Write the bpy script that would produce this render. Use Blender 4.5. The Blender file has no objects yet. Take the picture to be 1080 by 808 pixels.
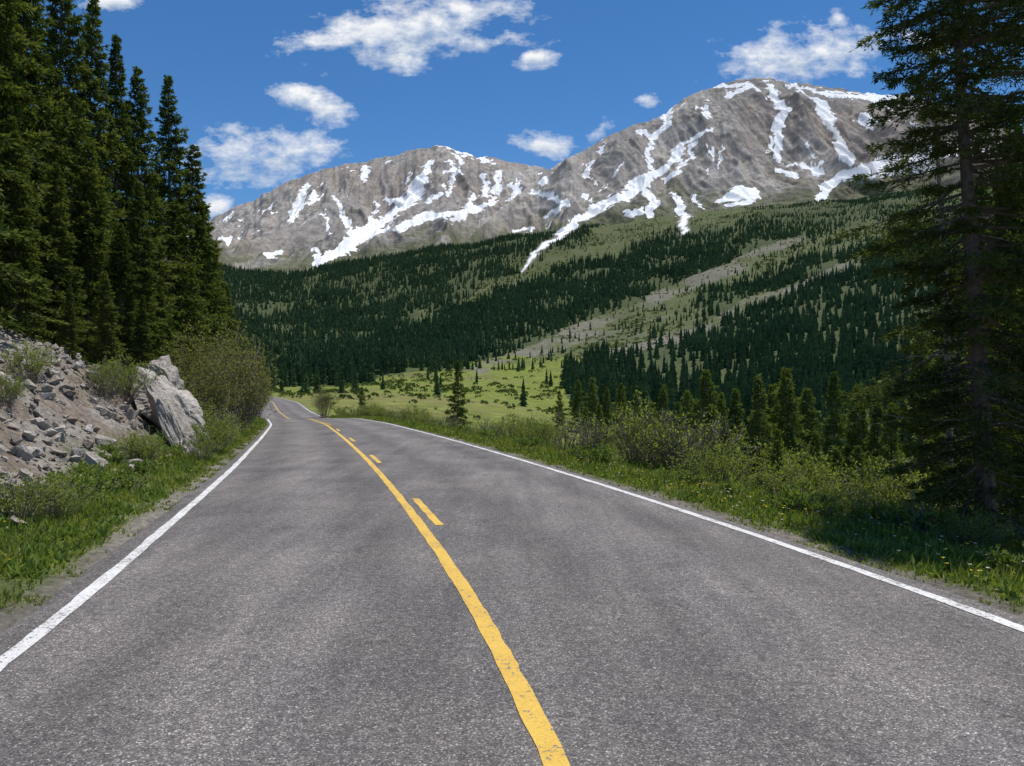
import bpy, math, numpy as np, bmesh
from mathutils import Vector
rng=np.random.default_rng(7)
F=811.0; HZ=411.0; CH=1.65
scene=bpy.context.scene

# ---------------------------------------------------------------- utils
def sm(x,a,b):
    t=np.clip((np.asarray(x,float)-a)/(b-a),0,1); return t*t*(3-2*t)
def hsh(ix,iy,seed):
    h=(ix.astype(np.int64)*374761393+iy.astype(np.int64)*668265263+seed*1442695041)&0xffffffff
    h=((h^(h>>13))*1274126177)&0xffffffff
    h=(h^(h>>16))&0xffffffff
    return h/4294967295.0
def vn(x,y,seed=0):
    x=np.asarray(x,float); y=np.asarray(y,float)
    xi=np.floor(x); yi=np.floor(y); fx=x-xi; fy=y-yi
    fx=fx*fx*fx*(fx*(fx*6-15)+10); fy=fy*fy*fy*(fy*(fy*6-15)+10)
    a=hsh(xi,yi,seed); b=hsh(xi+1,yi,seed); c=hsh(xi,yi+1,seed); d=hsh(xi+1,yi+1,seed)
    return (a*(1-fx)+b*fx)*(1-fy)+(c*(1-fx)+d*fx)*fy
def fbm(x,y,o=4,seed=0,g=.5):
    s=0;a=1;t=0
    for i in range(o):
        s=s+a*(vn(x,y,seed+i*17)*2-1); t+=a; a*=g; x=x*2.03+5.1; y=y*2.03+9.7
    return s/t
def ridged(x,y,o=4,seed=0,g=.5):
    s=0;a=1;t=0
    for i in range(o):
        s=s+a*(1-np.abs(vn(x,y,seed+i*13)*2-1)*1.6); t+=a; a*=g; x=x*2.03+3.1; y=y*2.03+1.7
    return s/t
def make_mesh(name,V,Fc,mats=None,smooth=False,attrs=None,matidx=None):
    V=np.ascontiguousarray(V,dtype=np.float32); Fc=np.ascontiguousarray(Fc,dtype=np.int32)
    me=bpy.data.meshes.new(name); k=Fc.shape[1]; n=len(Fc)
    me.vertices.add(len(V)); me.vertices.foreach_set('co',V.ravel())
    me.loops.add(n*k); me.loops.foreach_set('vertex_index',Fc.ravel())
    me.polygons.add(n); me.polygons.foreach_set('loop_start',np.arange(0,n*k,k,dtype=np.int32))
    if matidx is not None: me.polygons.foreach_set('material_index',np.asarray(matidx,np.int32))
    me.update(calc_edges=True)
    me.polygons.foreach_set('use_smooth',np.full(n,smooth))
    if attrs:
        for an,(ty,arr) in attrs.items():
            at=me.attributes.new(an,ty,'POINT')
            if ty=='FLOAT': at.data.foreach_set('value',np.asarray(arr,np.float32).ravel())
            else:
                c=np.ones((len(V),4),np.float32); c[:,:3]=arr; at.data.foreach_set('color',c.ravel())
    for m in (mats or []): me.materials.append(m)
    return me
def add(name,me,loc=(0,0,0),rot=0,sc=1):
    o=bpy.data.objects.new(name,me); scene.collection.objects.link(o)
    o.location=loc; o.rotation_euler=(0,0,rot)
    o.scale=(sc,sc,sc) if np.isscalar(sc) else sc
    return o
def gridfaces(nr,nc):
    i=np.arange(nr-1)[:,None]*nc+np.arange(nc-1)[None,:]
    i=i.ravel(); return np.stack([i,i+1,i+nc+1,i+nc],1)

# ---------------------------------------------------------------- materials
def newmat(name):
    m=bpy.data.materials.new(name); m.use_nodes=True; nt=m.node_tree
    return m,nt,nt.nodes['Principled BSDF'],nt.nodes['Material Output']
def N(nt,t,**k):
    n=nt.nodes.new(t)
    for a,b in k.items():
        if a.startswith('i_'): n.inputs[a[2:]].default_value=b
        else: setattr(n,a,b)
    return n
def mixc(nt,f,a,b,bt='MIX'):
    m=nt.nodes.new('ShaderNodeMix'); m.data_type='RGBA'; m.blend_type=bt
    for idx,v in ((0,f),(6,a),(7,b)):
        if isinstance(v,(int,float)): m.inputs[idx].default_value=v
        elif isinstance(v,tuple): m.inputs[idx].default_value=(*v,1)
        else: nt.links.new(v,m.inputs[idx])
    return m.outputs[2]
def ramp(nt,f,stops):
    r=nt.nodes.new('ShaderNodeValToRGB'); e=r.color_ramp.elements
    while len(e)<len(stops): e.new(.5)
    for i,(p,c) in enumerate(stops):
        e[i].position=p; e[i].color=(*c,1) if isinstance(c,tuple) else (c,c,c,1)
    nt.links.new(f,r.inputs[0]); return r.outputs[0]
def noise(nt,scale,detail=4,rough=.5,vec=None):
    n=N(nt,'ShaderNodeTexNoise'); n.inputs['Scale'].default_value=scale; n.inputs['Detail'].default_value=detail
    n.inputs['Roughness'].default_value=rough
    if vec is None: vec=N(nt,'ShaderNodeNewGeometry').outputs['Position']
    nt.links.new(vec,n.inputs['Vector']); return n.outputs[0]
def bump(nt,h,b,st,dist):
    n=N(nt,'ShaderNodeBump'); n.inputs['Strength'].default_value=st; n.inputs['Distance'].default_value=dist
    nt.links.new(h,n.inputs['Height']); nt.links.new(n.outputs[0],b.inputs['Normal'])
def foliage(name,stops,trans=.25,nscale=.6):
    m,nt,b,out=newmat(name)
    g=N(nt,'ShaderNodeNewGeometry')
    oi=N(nt,'ShaderNodeObjectInfo')
    nz=noise(nt,nscale,2)
    a=N(nt,'ShaderNodeMath',operation='MULTIPLY_ADD'); nt.links.new(g.outputs['Random Per Island'],a.inputs[0]); a.inputs[1].default_value=.6; a.inputs[2].default_value=-.3
    a2=N(nt,'ShaderNodeMath',operation='ADD'); nt.links.new(a.outputs[0],a2.inputs[0]); nt.links.new(nz,a2.inputs[1])
    a3=N(nt,'ShaderNodeMath',operation='MULTIPLY_ADD'); nt.links.new(oi.outputs['Random'],a3.inputs[0]); a3.inputs[1].default_value=.3
    nt.links.new(a2.outputs[0],a3.inputs[2])
    col=ramp(nt,a3.outputs[0],stops)
    df=N(nt,'ShaderNodeBsdfDiffuse'); nt.links.new(col,df.inputs[0])
    nt.nodes.remove(b)
    if trans<=0: nt.links.new(df.outputs[0],out.inputs[0]); return m
    tr=N(nt,'ShaderNodeBsdfTranslucent'); nt.links.new(mixc(nt,1.0,col,(1.4,1.45,.55),'MULTIPLY'),tr.inputs[0])
    mx=N(nt,'ShaderNodeMixShader'); mx.inputs[0].default_value=trans
    nt.links.new(df.outputs[0],mx.inputs[1]); nt.links.new(tr.outputs[0],mx.inputs[2]); nt.links.new(mx.outputs[0],out.inputs[0])
    return m
M_spruce=foliage('spruce_needles',[(.15,(.024,.040,.015)),(.5,(.062,.092,.027)),(.9,(.155,.18,.05))],.28,.5)
M_young=foliage('young_spruce_needles',[(.15,(.045,.07,.022)),(.5,(.095,.135,.04)),(.9,(.18,.22,.06))],.32,.8)
M_fir=foliage('fir_needles',[(.15,(.030,.046,.018)),(.5,(.072,.096,.034)),(.95,(.15,.175,.05))],.3)
M_farf=foliage('distant_conifer_needles',[(.2,(.052,.082,.038)),(.5,(.088,.128,.052)),(.95,(.15,.195,.07))],0,.02)  # bluer and lighter than spruce_needles: slight distance haze put into the colour
M_willow=foliage('willow_leaves',[(.15,(.08,.11,.03)),(.5,(.16,.205,.05)),(.9,(.26,.30,.085))],.4)
M_aspen=foliage('broadleaf_leaves',[(.15,(.07,.08,.03)),(.5,(.125,.135,.055)),(.9,(.20,.195,.09))],.4)
M_bush=foliage('slope_bush_leaves',[(.2,(.055,.075,.03)),(.6,(.09,.12,.042)),(.95,(.15,.18,.06))],.15,.03)
M_grass=foliage('grass_blades',[(.1,(.08,.13,.03)),(.45,(.165,.215,.05)),(.75,(.25,.28,.08)),(.97,(.38,.35,.18))],.35,.9)
M_herb=foliage('herb_leaves',[(.15,(.08,.13,.03)),(.6,(.155,.22,.05)),(1,(.25,.30,.09))],.3,1.3)
def simple(name,c1,c2,sc,rough=.85,bs=.4,bd=.02):
    m,nt,b,o=newmat(name); n=noise(nt,sc,5,.6)
    nt.links.new(ramp(nt,n,[(.3,c1),(.7,c2)]),b.inputs['Base Color']); b.inputs['Roughness'].default_value=rough
    bump(nt,n,b,bs,bd); return m
M_bark=simple('bark',(.07,.055,.044),(.21,.17,.14),14)
M_twig=simple('twigs',(.13,.105,.08),(.27,.23,.18),8)
M_dead=simple('dead_wood',(.2,.18,.16),(.38,.35,.31),10)
M_petal,_nt,_b,_=newmat('dandelion_petals'); _b.inputs['Base Color'].default_value=(.75,.55,.03,1)
M_petw,_nt,_b,_=newmat('white_petals'); _b.inputs['Base Color'].default_value=(.75,.75,.7,1)
def rockmat(name,k,isl=.5):
    m,nt,b,o=newmat(name)
    n1=noise(nt,2.6,7,.68); n2=noise(nt,22,4,.7); g=N(nt,'ShaderNodeNewGeometry')
    c=ramp(nt,n1,[(.3,tuple(k*v for v in (.20,.175,.15))),(.5,tuple(k*v for v in (.36,.33,.295))),(.72,tuple(k*v for v in (.50,.475,.44)))])
    c=mixc(nt,.4,c,ramp(nt,n2,[(.35,.35),(.65,1.0)]),'MULTIPLY')
    c=mixc(nt,isl,c,ramp(nt,g.outputs['Random Per Island'],[(0,(.6,.52,.45)),(.5,(.9,.83,.75)),(1,(1.15,1.12,1.1))]),'MULTIPLY')
    nt.links.new(c,b.inputs['Base Color']); b.inputs['Roughness'].default_value=.9
    bump(nt,n1,b,.9,.2); return m
M_rock=rockmat('loose_rock',1.2,.8); M_rock2=rockmat('granite_rock',1.35)

# ---------------------------------------------------------------- road line
_y=np.arange(-40,400,.5)
_k=np.array([(-40,5.4),(-20,3.5),(0,1.05),(5,.29),(8.6,-.60),(12.9,-1.66),(18.5,-3.12),(30,-6.3),(45,-10.6),(60,-15.6),(80,-23.2),(95,-28.6),(120,-37),(140,-45),(180,-64),(260,-115),(400,-240)])
_x=np.interp(_y,_k[:,0],_k[:,1])
_w=np.exp(-.5*(np.arange(-16,17)/4.)**2); _w/=_w.sum()
_x=np.convolve(np.pad(_x,16,mode='reflect',reflect_type='odd'),_w,'valid')
_z=np.interp(_y,[-40,10,25,45,60,76,90,112,140,200,400],[0,0,-.12,-.36,-.6,-1.25,-1.05,-.45,-.05,.9,4])
_z=np.convolve(np.pad(_z,16,mode='edge'),_w,'valid')
_s=np.gradient(_x,_y)
xc=lambda y:np.interp(y,_y,_x)
zr=lambda y:np.interp(y,_y,_z)
sl=lambda y:np.interp(y,_y,_s)
HW=3.30; EDGE=HW+.24

# ---------------------------------------------------------------- terrain function
cols=np.array([-800,0,120,220,300,400,500,600,700,800,900,1000,1150,1900.])
kD=np.array([60,150,300,500,800,1200,1700,2000.])
kP=np.array([
[330,400,410,425,437,440,452,480,508,528,545,560,575,600],
[250,375,385,405,421,424,432,447,464,478,490,500,510,500],
[200,350,370,395,412,411,415,426,442,450,455,455,450,430],
[150,320,345,385,402,399,397,403,410,403,385,365,340,300],
[150,300,320,362,383,375,366,361,350,333,308,285,255,200],
[150,290,300,325,340,330,316,303,288,270,248,228,200,150],
[150,270,280,283,292,274,258,243,230,219,211,197,175,140],
[150,280,290,300,305,290,272,256,243,232,224,212,190,150.]])
def farH(x,y):
    D=np.clip(y,40,2000); px=540+F*x/np.maximum(D,1)
    rows=[CH-(np.interp(px,cols,r)-HZ)*d/F for r,d in zip(kP,kD)]
    R=np.stack(rows); L=np.log(kD); t=np.log(D)
    i=np.clip(np.searchsorted(L,t)-1,0,len(L)-2)
    ii=np.arange(R[0].size); R=R.reshape(len(kD),-1); i=i.ravel()
    g=lambda j:R[np.clip(j,0,len(L)-1),ii]
    d0=kD[i];d1=kD[i+1];u=(D.ravel()-d0)/(d1-d0)
    im=np.clip(i-1,0,len(L)-1);ip=np.clip(i+2,0,len(L)-1)
    m0=(g(i+1)-g(im))/(kD[i+1]-kD[im])*(d1-d0); m1=(g(ip)-g(i))/(kD[ip]-kD[i])*(d1-d0)
    h=(2*u**3-3*u**2+1)*g(i)+(u**3-2*u**2+u)*m0+(-2*u**3+3*u**2)*g(i+1)+(u**3-u**2)*m1
    return h.reshape(np.shape(x))
def lateral(x,y): return (x-xc(y))/np.sqrt(1+sl(y)**2)
def H(x,y):
    x=np.asarray(x,float);y=np.asarray(y,float)
    d=lateral(x,y); dr=d-EDGE; dl=-d-EDGE
    bank=np.interp(dl,[0,.9,1.7,2.6,4.2,7,14,30,60,150],[0,.03,.14,.50,1.5,2.7,6.5,12,20,40])
    bank=bank+np.exp(-((y-20)/4.5)**2)*sm(dl,1.3,3.0)*.9*(1-sm(dl,6,12))
    fall=np.interp(dr,[0,1.3,2.3,4,7,12,25,50,150],[0,-.08,-.28,-.85,-2.0,-3.5,-6.5,-9.5,-13])
    rough=fbm(x*.35,y*.35,4,3)*.35+fbm(x*1.7,y*1.7,3,5)*.12
    rough=rough+ridged(x*.9,y*.9,4,15,.6)*.30*sm(dl,1.8,3)*(1-sm(dl,7,10))
    near=zr(y)+np.where(dl>0,bank,0)+np.where(dr>0,fall,0)+rough*sm(np.maximum(dl,dr),.8,3.5)+fbm(x*3,y*3,2,8)*.03*sm(np.maximum(dl,dr),0,.5)
    fr=farH(x,y)+fbm(x*.012,y*.012,4,21)*np.clip(y*.008,0,9)
    fade=1-sm(y,250,360)
    rd=(1-sm(np.abs(d),4.5,22))*fade
    fr=fr*(1-rd)+(zr(y)-.1)*rd
    w=sm(y,65,150)
    h=near*(1-w)+fr*w
    return np.where((np.abs(d)<EDGE)&(y<250),zr(y)-.07,h)
def topx(x,y): return 540+F*x/y
def rowy(y,z): return HZ-(z-CH)*F/y
def offroad(x,y,m): return (np.abs(lateral(x,y))>m)|(y>300)
def segdist(px,py,pts):
    best=np.full(px.shape,9.)
    for (x0,y0,w0),(x1,y1,w1) in zip(pts[:-1],pts[1:]):
        dx=x1-x0;dy=y1-y0;L=dx*dx+dy*dy+1e-6
        t=np.clip(((px-x0)*dx+(py-y0)*dy)/L,0,1)
        dd=np.hypot(px-x0-t*dx,py-y0-t*dy)/(w0+(w1-w0)*t)
        best=np.minimum(best,dd)
    return best
def inpoly(px,py,P):
    r=np.zeros(px.shape,bool); n=len(P)
    for i in range(n):
        x0,y0=P[i];x1,y1=P[(i+1)%n]
        if y0==y1: continue
        c=((y0>py)!=(y1>py))&(px<(x1-x0)*(py-y0)/(y1-y0)+x0)
        r^=c
    return r
F1=[(150,250),(235,268),(300,272),(360,266),(430,250),(500,236),(560,226),(625,216),(640,232),(590,262),(520,292),(470,322),(420,352),(360,372),(300,395),(150,402)]
F2=[(285,400),(330,380),(420,352),(500,318),(580,292),(660,264),(740,238),(830,214),(900,204),(990,190),(960,232),(860,248),(790,268),(700,306),(640,332),(580,360),(520,386),(430,402),(360,408)]
F3=[(606,430),(600,406),(640,378),(690,350),(760,314),(830,284),(900,256),(960,230),(1060,200),(1500,150),(1500,520),(1040,505),(900,488),(800,470),(720,458),(660,444)]
F4=[(240,402),(300,390),(345,398),(330,408),(290,414),(240,415)]
CH1=[(500,388),(560,364),(640,331),(740,288),(850,243),(858,248),(760,295),(660,339),(580,372),(506,398)]
CH2=[(640,370),(720,346),(800,311),(900,273),(904,278),(810,318),(730,353),(650,380)]
# the big avalanche couloir carries snow down past the treeline
COUL=[(640,212,6),(618,228,4.4),(596,243,3.6),(578,258,2.8),(562,274,2.0),(552,288,1.0)]
COUL2=[(722,226,5),(722,244,3)]
def zones(x,y,z):
    px=topx(x,y); py=rowy(y,z)
    wx=fbm(x*.01,y*.01,5,31,.6)*34*np.clip(700/y,.4,1.3); wy=fbm(x*.012,y*.012,5,47,.6)*20
    a=px+wx; b=py+wy
    f=inpoly(a,b,F1)|inpoly(a,b,F2)|inpoly(a,b,F3)|inpoly(a,b,F4)
    c=inpoly(px+wx*.4,py+wy*.4,CH1)|inpoly(px+wx*.4,py+wy*.4,CH2)
    jx=fbm(x*.02,y*.02,5,33,.6)*8; jy=fbm(x*.02,y*.02,5,34,.6)*5
    s=np.minimum(segdist(px+jx,py+jy,COUL),segdist(px+jx,py+jy,COUL2)); s=np.where(y>700,s,9.)
    f=f&(s>1.8)
    return f&~c,c,px,py,s

# ---- ground mesh
nr,nc=640,760
rr=np.geomspace(9,2010,nr)-29
aa=np.linspace(-1.7,1.7,nc); aa=np.sign(aa)*np.abs(aa/1.7)**1.25*1.7
Yg,Ag=np.meshgrid(rr,aa,indexing='ij'); Xg=Ag*(Yg+29)
Zg=H(Xg,Yg)
d=lateral(Xg,Yg); dl=-d-EDGE; dr=d-EDGE
fz,cz,PX,PY,SN=zones(Xg,np.maximum(Yg,60),Zg)
def lerp(a,b,t): return a*(1-t[...,None])+b*t[...,None]
n1=fbm(Xg*.6,Yg*.6,4,61); n2=fbm(Xg*.03,Yg*.03,5,62); n3=fbm(Xg*.008,Yg*.008,4,63)
C=np.zeros(Xg.shape+(3,))
dirt=np.array([.19,.155,.122]); dirt2=np.array([.28,.25,.215]); turf=np.array([.11,.135,.045]); duff=np.array([.06,.05,.032]); grav=np.array([.19,.168,.143])
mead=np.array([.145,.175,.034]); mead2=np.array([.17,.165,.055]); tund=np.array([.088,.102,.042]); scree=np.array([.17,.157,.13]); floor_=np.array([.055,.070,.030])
C[:]=turf
g=sm(np.maximum(dl,dr)+n1*.25,.5,.1); C=lerp(C,grav,g)
dd_=lerp(np.broadcast_to(dirt,C.shape).copy(),dirt2,sm(fbm(Xg*1.3,Yg*1.3,4,66),-.1,.4))
g=sm(dl+n1*1.0,1.3,2.2); C=C*(1-g[...,None])+dd_*g[...,None]
g=sm(dl+n1*2,6,9); C=lerp(C,duff,g)
g=sm(dr+n1*1.5,4,9); C=lerp(C,np.array([.105,.118,.045]),g)
w=sm(Yg,50,110)
Fc_=lerp(np.broadcast_to(mead,C.shape).copy(),mead2,sm(n2,-.1,.5))
Fc_=lerp(Fc_,tund,sm(396-PY+n2*30,0,30))
Fc_=lerp(Fc_,scree,sm(n2+n3*.6,.35,.7)*sm(PY,400,360)*.35)
Fc_=lerp(Fc_,scree,cz*.75*sm(n2,-.5,.2))
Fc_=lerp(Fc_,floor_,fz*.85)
Fc_=lerp(Fc_,scree,1-sm(SN,1.2,2.0))
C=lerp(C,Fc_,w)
def terrainmat():
    m,nt,b,o=newmat('terrain_soil_grass')
    at=N(nt,'ShaderNodeAttribute',attribute_name='Col')
    sn=N(nt,'ShaderNodeAttribute',attribute_name='snow')
    a=noise(nt,9,6,.7); c=noise(nt,.25,6,.65)
    f=ramp(nt,a,[(.3,.45),(.7,1.55)])
    f2=ramp(nt,c,[(.3,.62),(.7,1.35)])
    col=mixc(nt,1.0,at.outputs['Color'],f,'MULTIPLY'); col=mixc(nt,1.0,col,f2,'MULTIPLY')
    col=mixc(nt,sn.outputs['Fac'],col,(.80,.81,.83))
    nt.links.new(col,b.inputs['Base Color']); b.inputs['Roughness'].default_value=.95; b.inputs['Specular IOR Level'].default_value=.1
    bump(nt,a,b,.8,.1); return m
M_ter=terrainmat()
V=np.stack([Xg,Yg,Zg],-1).reshape(-1,3)
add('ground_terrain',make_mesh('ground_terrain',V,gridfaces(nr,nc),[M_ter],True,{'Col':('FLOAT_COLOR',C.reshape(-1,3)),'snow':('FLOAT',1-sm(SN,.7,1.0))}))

# ---------------------------------------------------------------- road & markings
ys=np.concatenate([np.arange(-18,30,.5),np.arange(30,245,1.5)])
def strip(offs,ys,dz):
    s=sl(ys); nrm=1/np.sqrt(1+s*s)
    P=[]
    for o in offs:
        o=np.broadcast_to(o,ys.shape)
        x=xc(ys)+o*nrm; y=ys-o*s*nrm
        P.append(np.stack([x,y,zr(ys)+dz+0*ys],-1))
    V=np.stack(P,1)
    return V.reshape(-1,3),gridfaces(len(ys),len(offs))
ew=fbm(ys*.8,ys*0,3,5)*.07
offs=[-EDGE-.35+ew*0,-EDGE+.02+ew]+[np.full(ys.shape,v) for v in np.linspace(-3.2,3.2,9)]+[EDGE-.02+ew[::-1],EDGE+.35+ew*0]
V,Fq=strip(offs,ys,0.0)
Vr=V.reshape(len(ys),-1,3); Vr[:,0,2]-=.12; Vr[:,-1,2]-=.12
uvl=np.broadcast_to(np.array([np.mean(o) for o in offs])[None,:],(len(ys),len(offs)))
def asphalt():
    m,nt,b,o=newmat('asphalt')
    la=N(nt,'ShaderNodeAttribute',attribute_name='lat')
    g=N(nt,'ShaderNodeNewGeometry')
    mp=N(nt,'ShaderNodeMapping'); mp.inputs['Scale'].default_value=(1,.10,1); nt.links.new(g.outputs['Position'],mp.inputs[0])
    vor=N(nt,'ShaderNodeTexVoronoi'); vor.inputs['Scale'].default_value=125; nt.links.new(g.outputs['Position'],vor.inputs['Vector'])
    sep=N(nt,'ShaderNodeSeparateColor'); nt.links.new(vor.outputs['Color'],sep.inputs[0])
    base=ramp(nt,sep.outputs[0],[(0,(.054,.050,.048)),(.45,(.108,.100,.096)),(.8,(.158,.146,.139)),(.95,(.26,.24,.228)),(1,(.44,.41,.39))])
    mid=ramp(nt,noise(nt,16,4,.75),[(.3,.64),(.7,1.36)])
    big=ramp(nt,noise(nt,.5,5,.6),[(.3,(.76,.76,.77)),(.7,(1.26,1.21,1.17))])
    stk=ramp(nt,noise(nt,2.4,5,.65,mp.outputs[0]),[(.3,.74),(.7,1.26)])
    c=mixc(nt,1.0,base,mid,'MULTIPLY'); c=mixc(nt,1.0,c,big,'MULTIPLY'); c=mixc(nt,1.0,c,stk,'MULTIPLY')
    stain=ramp(nt,noise(nt,.9,6,.7),[(.34,.70),(.41,1.0),(.59,1.0),(.66,1.28)])
    c=mixc(nt,.8,c,stain,'MULTIPLY')
    ab=N(nt,'ShaderNodeMath',operation='ABSOLUTE'); nt.links.new(la.outputs['Fac'],ab.inputs[0])
    mr=N(nt,'ShaderNodeMapRange'); nt.links.new(ab.outputs[0],mr.inputs[0]); mr.inputs[1].default_value=0; mr.inputs[2].default_value=3.6
    wp=ramp(nt,mr.outputs[0],[(0,.92),(.12,.95),(.25,.76),(.38,1.08),(.5,1.18),(.62,1.0),(.72,.80),(.84,1.02),(1,.85)])
    c=mixc(nt,.9,c,wp,'MULTIPLY')
    nt.links.new(c,b.inputs['Base Color']); b.inputs['Roughness'].default_value=.8; b.inputs['Specular IOR Level'].default_value=.3
    bump(nt,sep.outputs[0],b,.3,.004)
    return m
M_asph=asphalt()
add('asphalt_road',make_mesh('asphalt_road',Vr.reshape(-1,3),Fq,[M_asph],True,{'lat':('FLOAT',uvl)}))
def paint(name,c1,c2,worn):
    m,nt,b,o=newmat(name)
    n=noise(nt,28,5,.75); n2=noise(nt,2.5,4,.6); n3=noise(nt,110,3,.7)
    base=ramp(nt,n2,[(.3,c1),(.7,c2)])
    base=mixc(nt,1.0,base,ramp(nt,n3,[(.3,.70),(.6,1.05)]),'MULTIPLY')
    ad=N(nt,'ShaderNodeMath',operation='ADD'); nt.links.new(n,ad.inputs[0]); 
    ml=N(nt,'ShaderNodeMath',operation='MULTIPLY'); nt.links.new(n2,ml.inputs[0]); ml.inputs[1].default_value=.35; nt.links.new(ml.outputs[0],ad.inputs[1])
    f=ramp(nt,ad.outputs[0],[(worn,0.0),(worn+.06,1.0)])
    c=mixc(nt,f,(.14,.13,.122),base)
    nt.links.new(c,b.inputs['Base Color']); b.inputs['Roughness'].default_value=.7; bump(nt,n3,b,.3,.004); return m
M_white=paint('white_road_paint',(.56,.54,.52),(.70,.69,.67),.57)
M_yel=paint('yellow_road_paint',(.58,.35,.045),(.68,.44,.065),.54)
def line(off,w,y0=-18,y1=240,seed=0):
    yy=np.concatenate([np.arange(y0,min(y1,40),.12),np.arange(40,y1,1.)]) if y1>40 else np.arange(y0,y1+.001,.12)
    j=fbm(yy*3,yy*0+seed,3,seed)*.014
    return strip([off-w/2+j,off+w/2+j[::-1]*.8],yy,.005)
def join(parts):
    Vs=[];Fs=[];o=0
    for v,f in parts: Vs.append(v);Fs.append(f+o);o+=len(v)
    return np.concatenate(Vs),np.concatenate(Fs)
add('white_edge_line',make_mesh('l',*line(-HW,.115,seed=2),[M_white]))
add('white_edge_line',make_mesh('l',*line(HW,.115,seed=3),[M_white]))
add('yellow_center_line',make_mesh('l',*line(-.31,.12,seed=4),[M_yel]))
dd=[]
for k in range(-2,8):
    y0=9.4+k*8.6; dd.append(line(-.09,.105,y0,y0+2.5,seed=5+k))
add('yellow_dashed_line',make_mesh('l',*join(dd),[M_yel]))

# ---------------------------------------------------------------- mountains
snowA=[[(322,197,4),(315,212,5),(308,234,3)],[(386,178,3),(384,188,4)],[(456,168,3),(444,188,5),(430,208,6),(412,226,5),(398,240,5),(372,260,5),(345,272,3)],
[(405,212,3),(428,214,6),(445,200,3)],[(352,206,2),(366,236,3),(372,250,3)],[(330,262,3),(334,276,5),(350,268,5),(378,244,4),(396,232,5)],[(415,240,4),(445,230,6),(470,228,3),(500,222,4),(520,212,3)],
[(476,170,3),(479,190,4)],[(478,196,2),(470,206,2)],[(525,180,3),(522,202,4)],[(508,188,2),(512,204,4)],[(465,154,2),(490,160,2.5),(520,170,2)],[(285,270,4),(298,266,4)],
[(340,225,1.5),(345,245,1.5)],[(500,206,2),(492,222,4),(478,232,3)],[(538,196,2),(552,206,2)],[(448,212,2),(462,204,2)],[(545,190,2),(540,214,3),(528,222,2)],[(390,215,1.5),(398,222,2)],[(430,180,1.5),(426,192,2)]]
snowB=[[(748,134,1.8),(730,148,3),(706,168,3.6),(684,186,5),(660,204,5.5),(634,218,5.5),(612,232,4.6),(590,250,4),(572,268,3),(556,284,2.4)],
[(716,106,3.2),(708,118,4.5),(694,140,3.8),(684,160,3.2),(686,180,3)],[(676,198,5),(686,212,6),(690,226,4)],[(712,206,3),(722,226,6),(722,246,5)],
[(755,90,2),(775,86,3),(792,84,2)],[(770,100,3),(778,94,3.5),(792,88,2)],[(808,84,2.5),(822,104,5),(828,122,6.5),(822,142,5),(820,166,4)],[(862,104,3.5),(872,114,6),(880,124,6.5),(876,134,4)],
[(880,138,3),(890,156,6),(896,168,5)],[(862,212,4),(874,198,6.5),(886,184,5.5),(912,180,3.6),(950,172,3),(995,162,3.)],[(905,176,2),(940,168,3),(980,160,4),(1040,155,5)],[(890,190,2.4),(930,184,3),(985,174,2)],
[(762,210,2.5),(780,204,6.5),(796,202,5.5)],[(768,218,2),(790,213,4.5)],[(880,226,3),(900,221,6),(928,218,5)],[(845,90,2),(880,97,2.4),(930,100,2.2),(975,103,2)],[(830,86,1.5),(900,100,2)],[(700,190,1.6),(712,180,2),(738,150,1.6)],
[(626,172,3),(622,186,4)],[(698,188,2),(708,181,2.5)],[(822,178,2),(840,184,2.5)],[(560,204,1.5),(585,206,3),(600,212,2)],[(575,228,2),(598,214,3)],[(543,245,1),(560,240,2)],[(640,150,1.5),(634,160,2)],[(665,226,3),(680,222,3)],[(735,210,2),(742,218,2)],[(850,150,1.4),(858,168,1.6)],[(655,170,1.4),(648,184,1.6)],[(760,150,1.2),(756,172,1.4)]]
def base_line(px): return np.interp(px,cols,kP[6])
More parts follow.
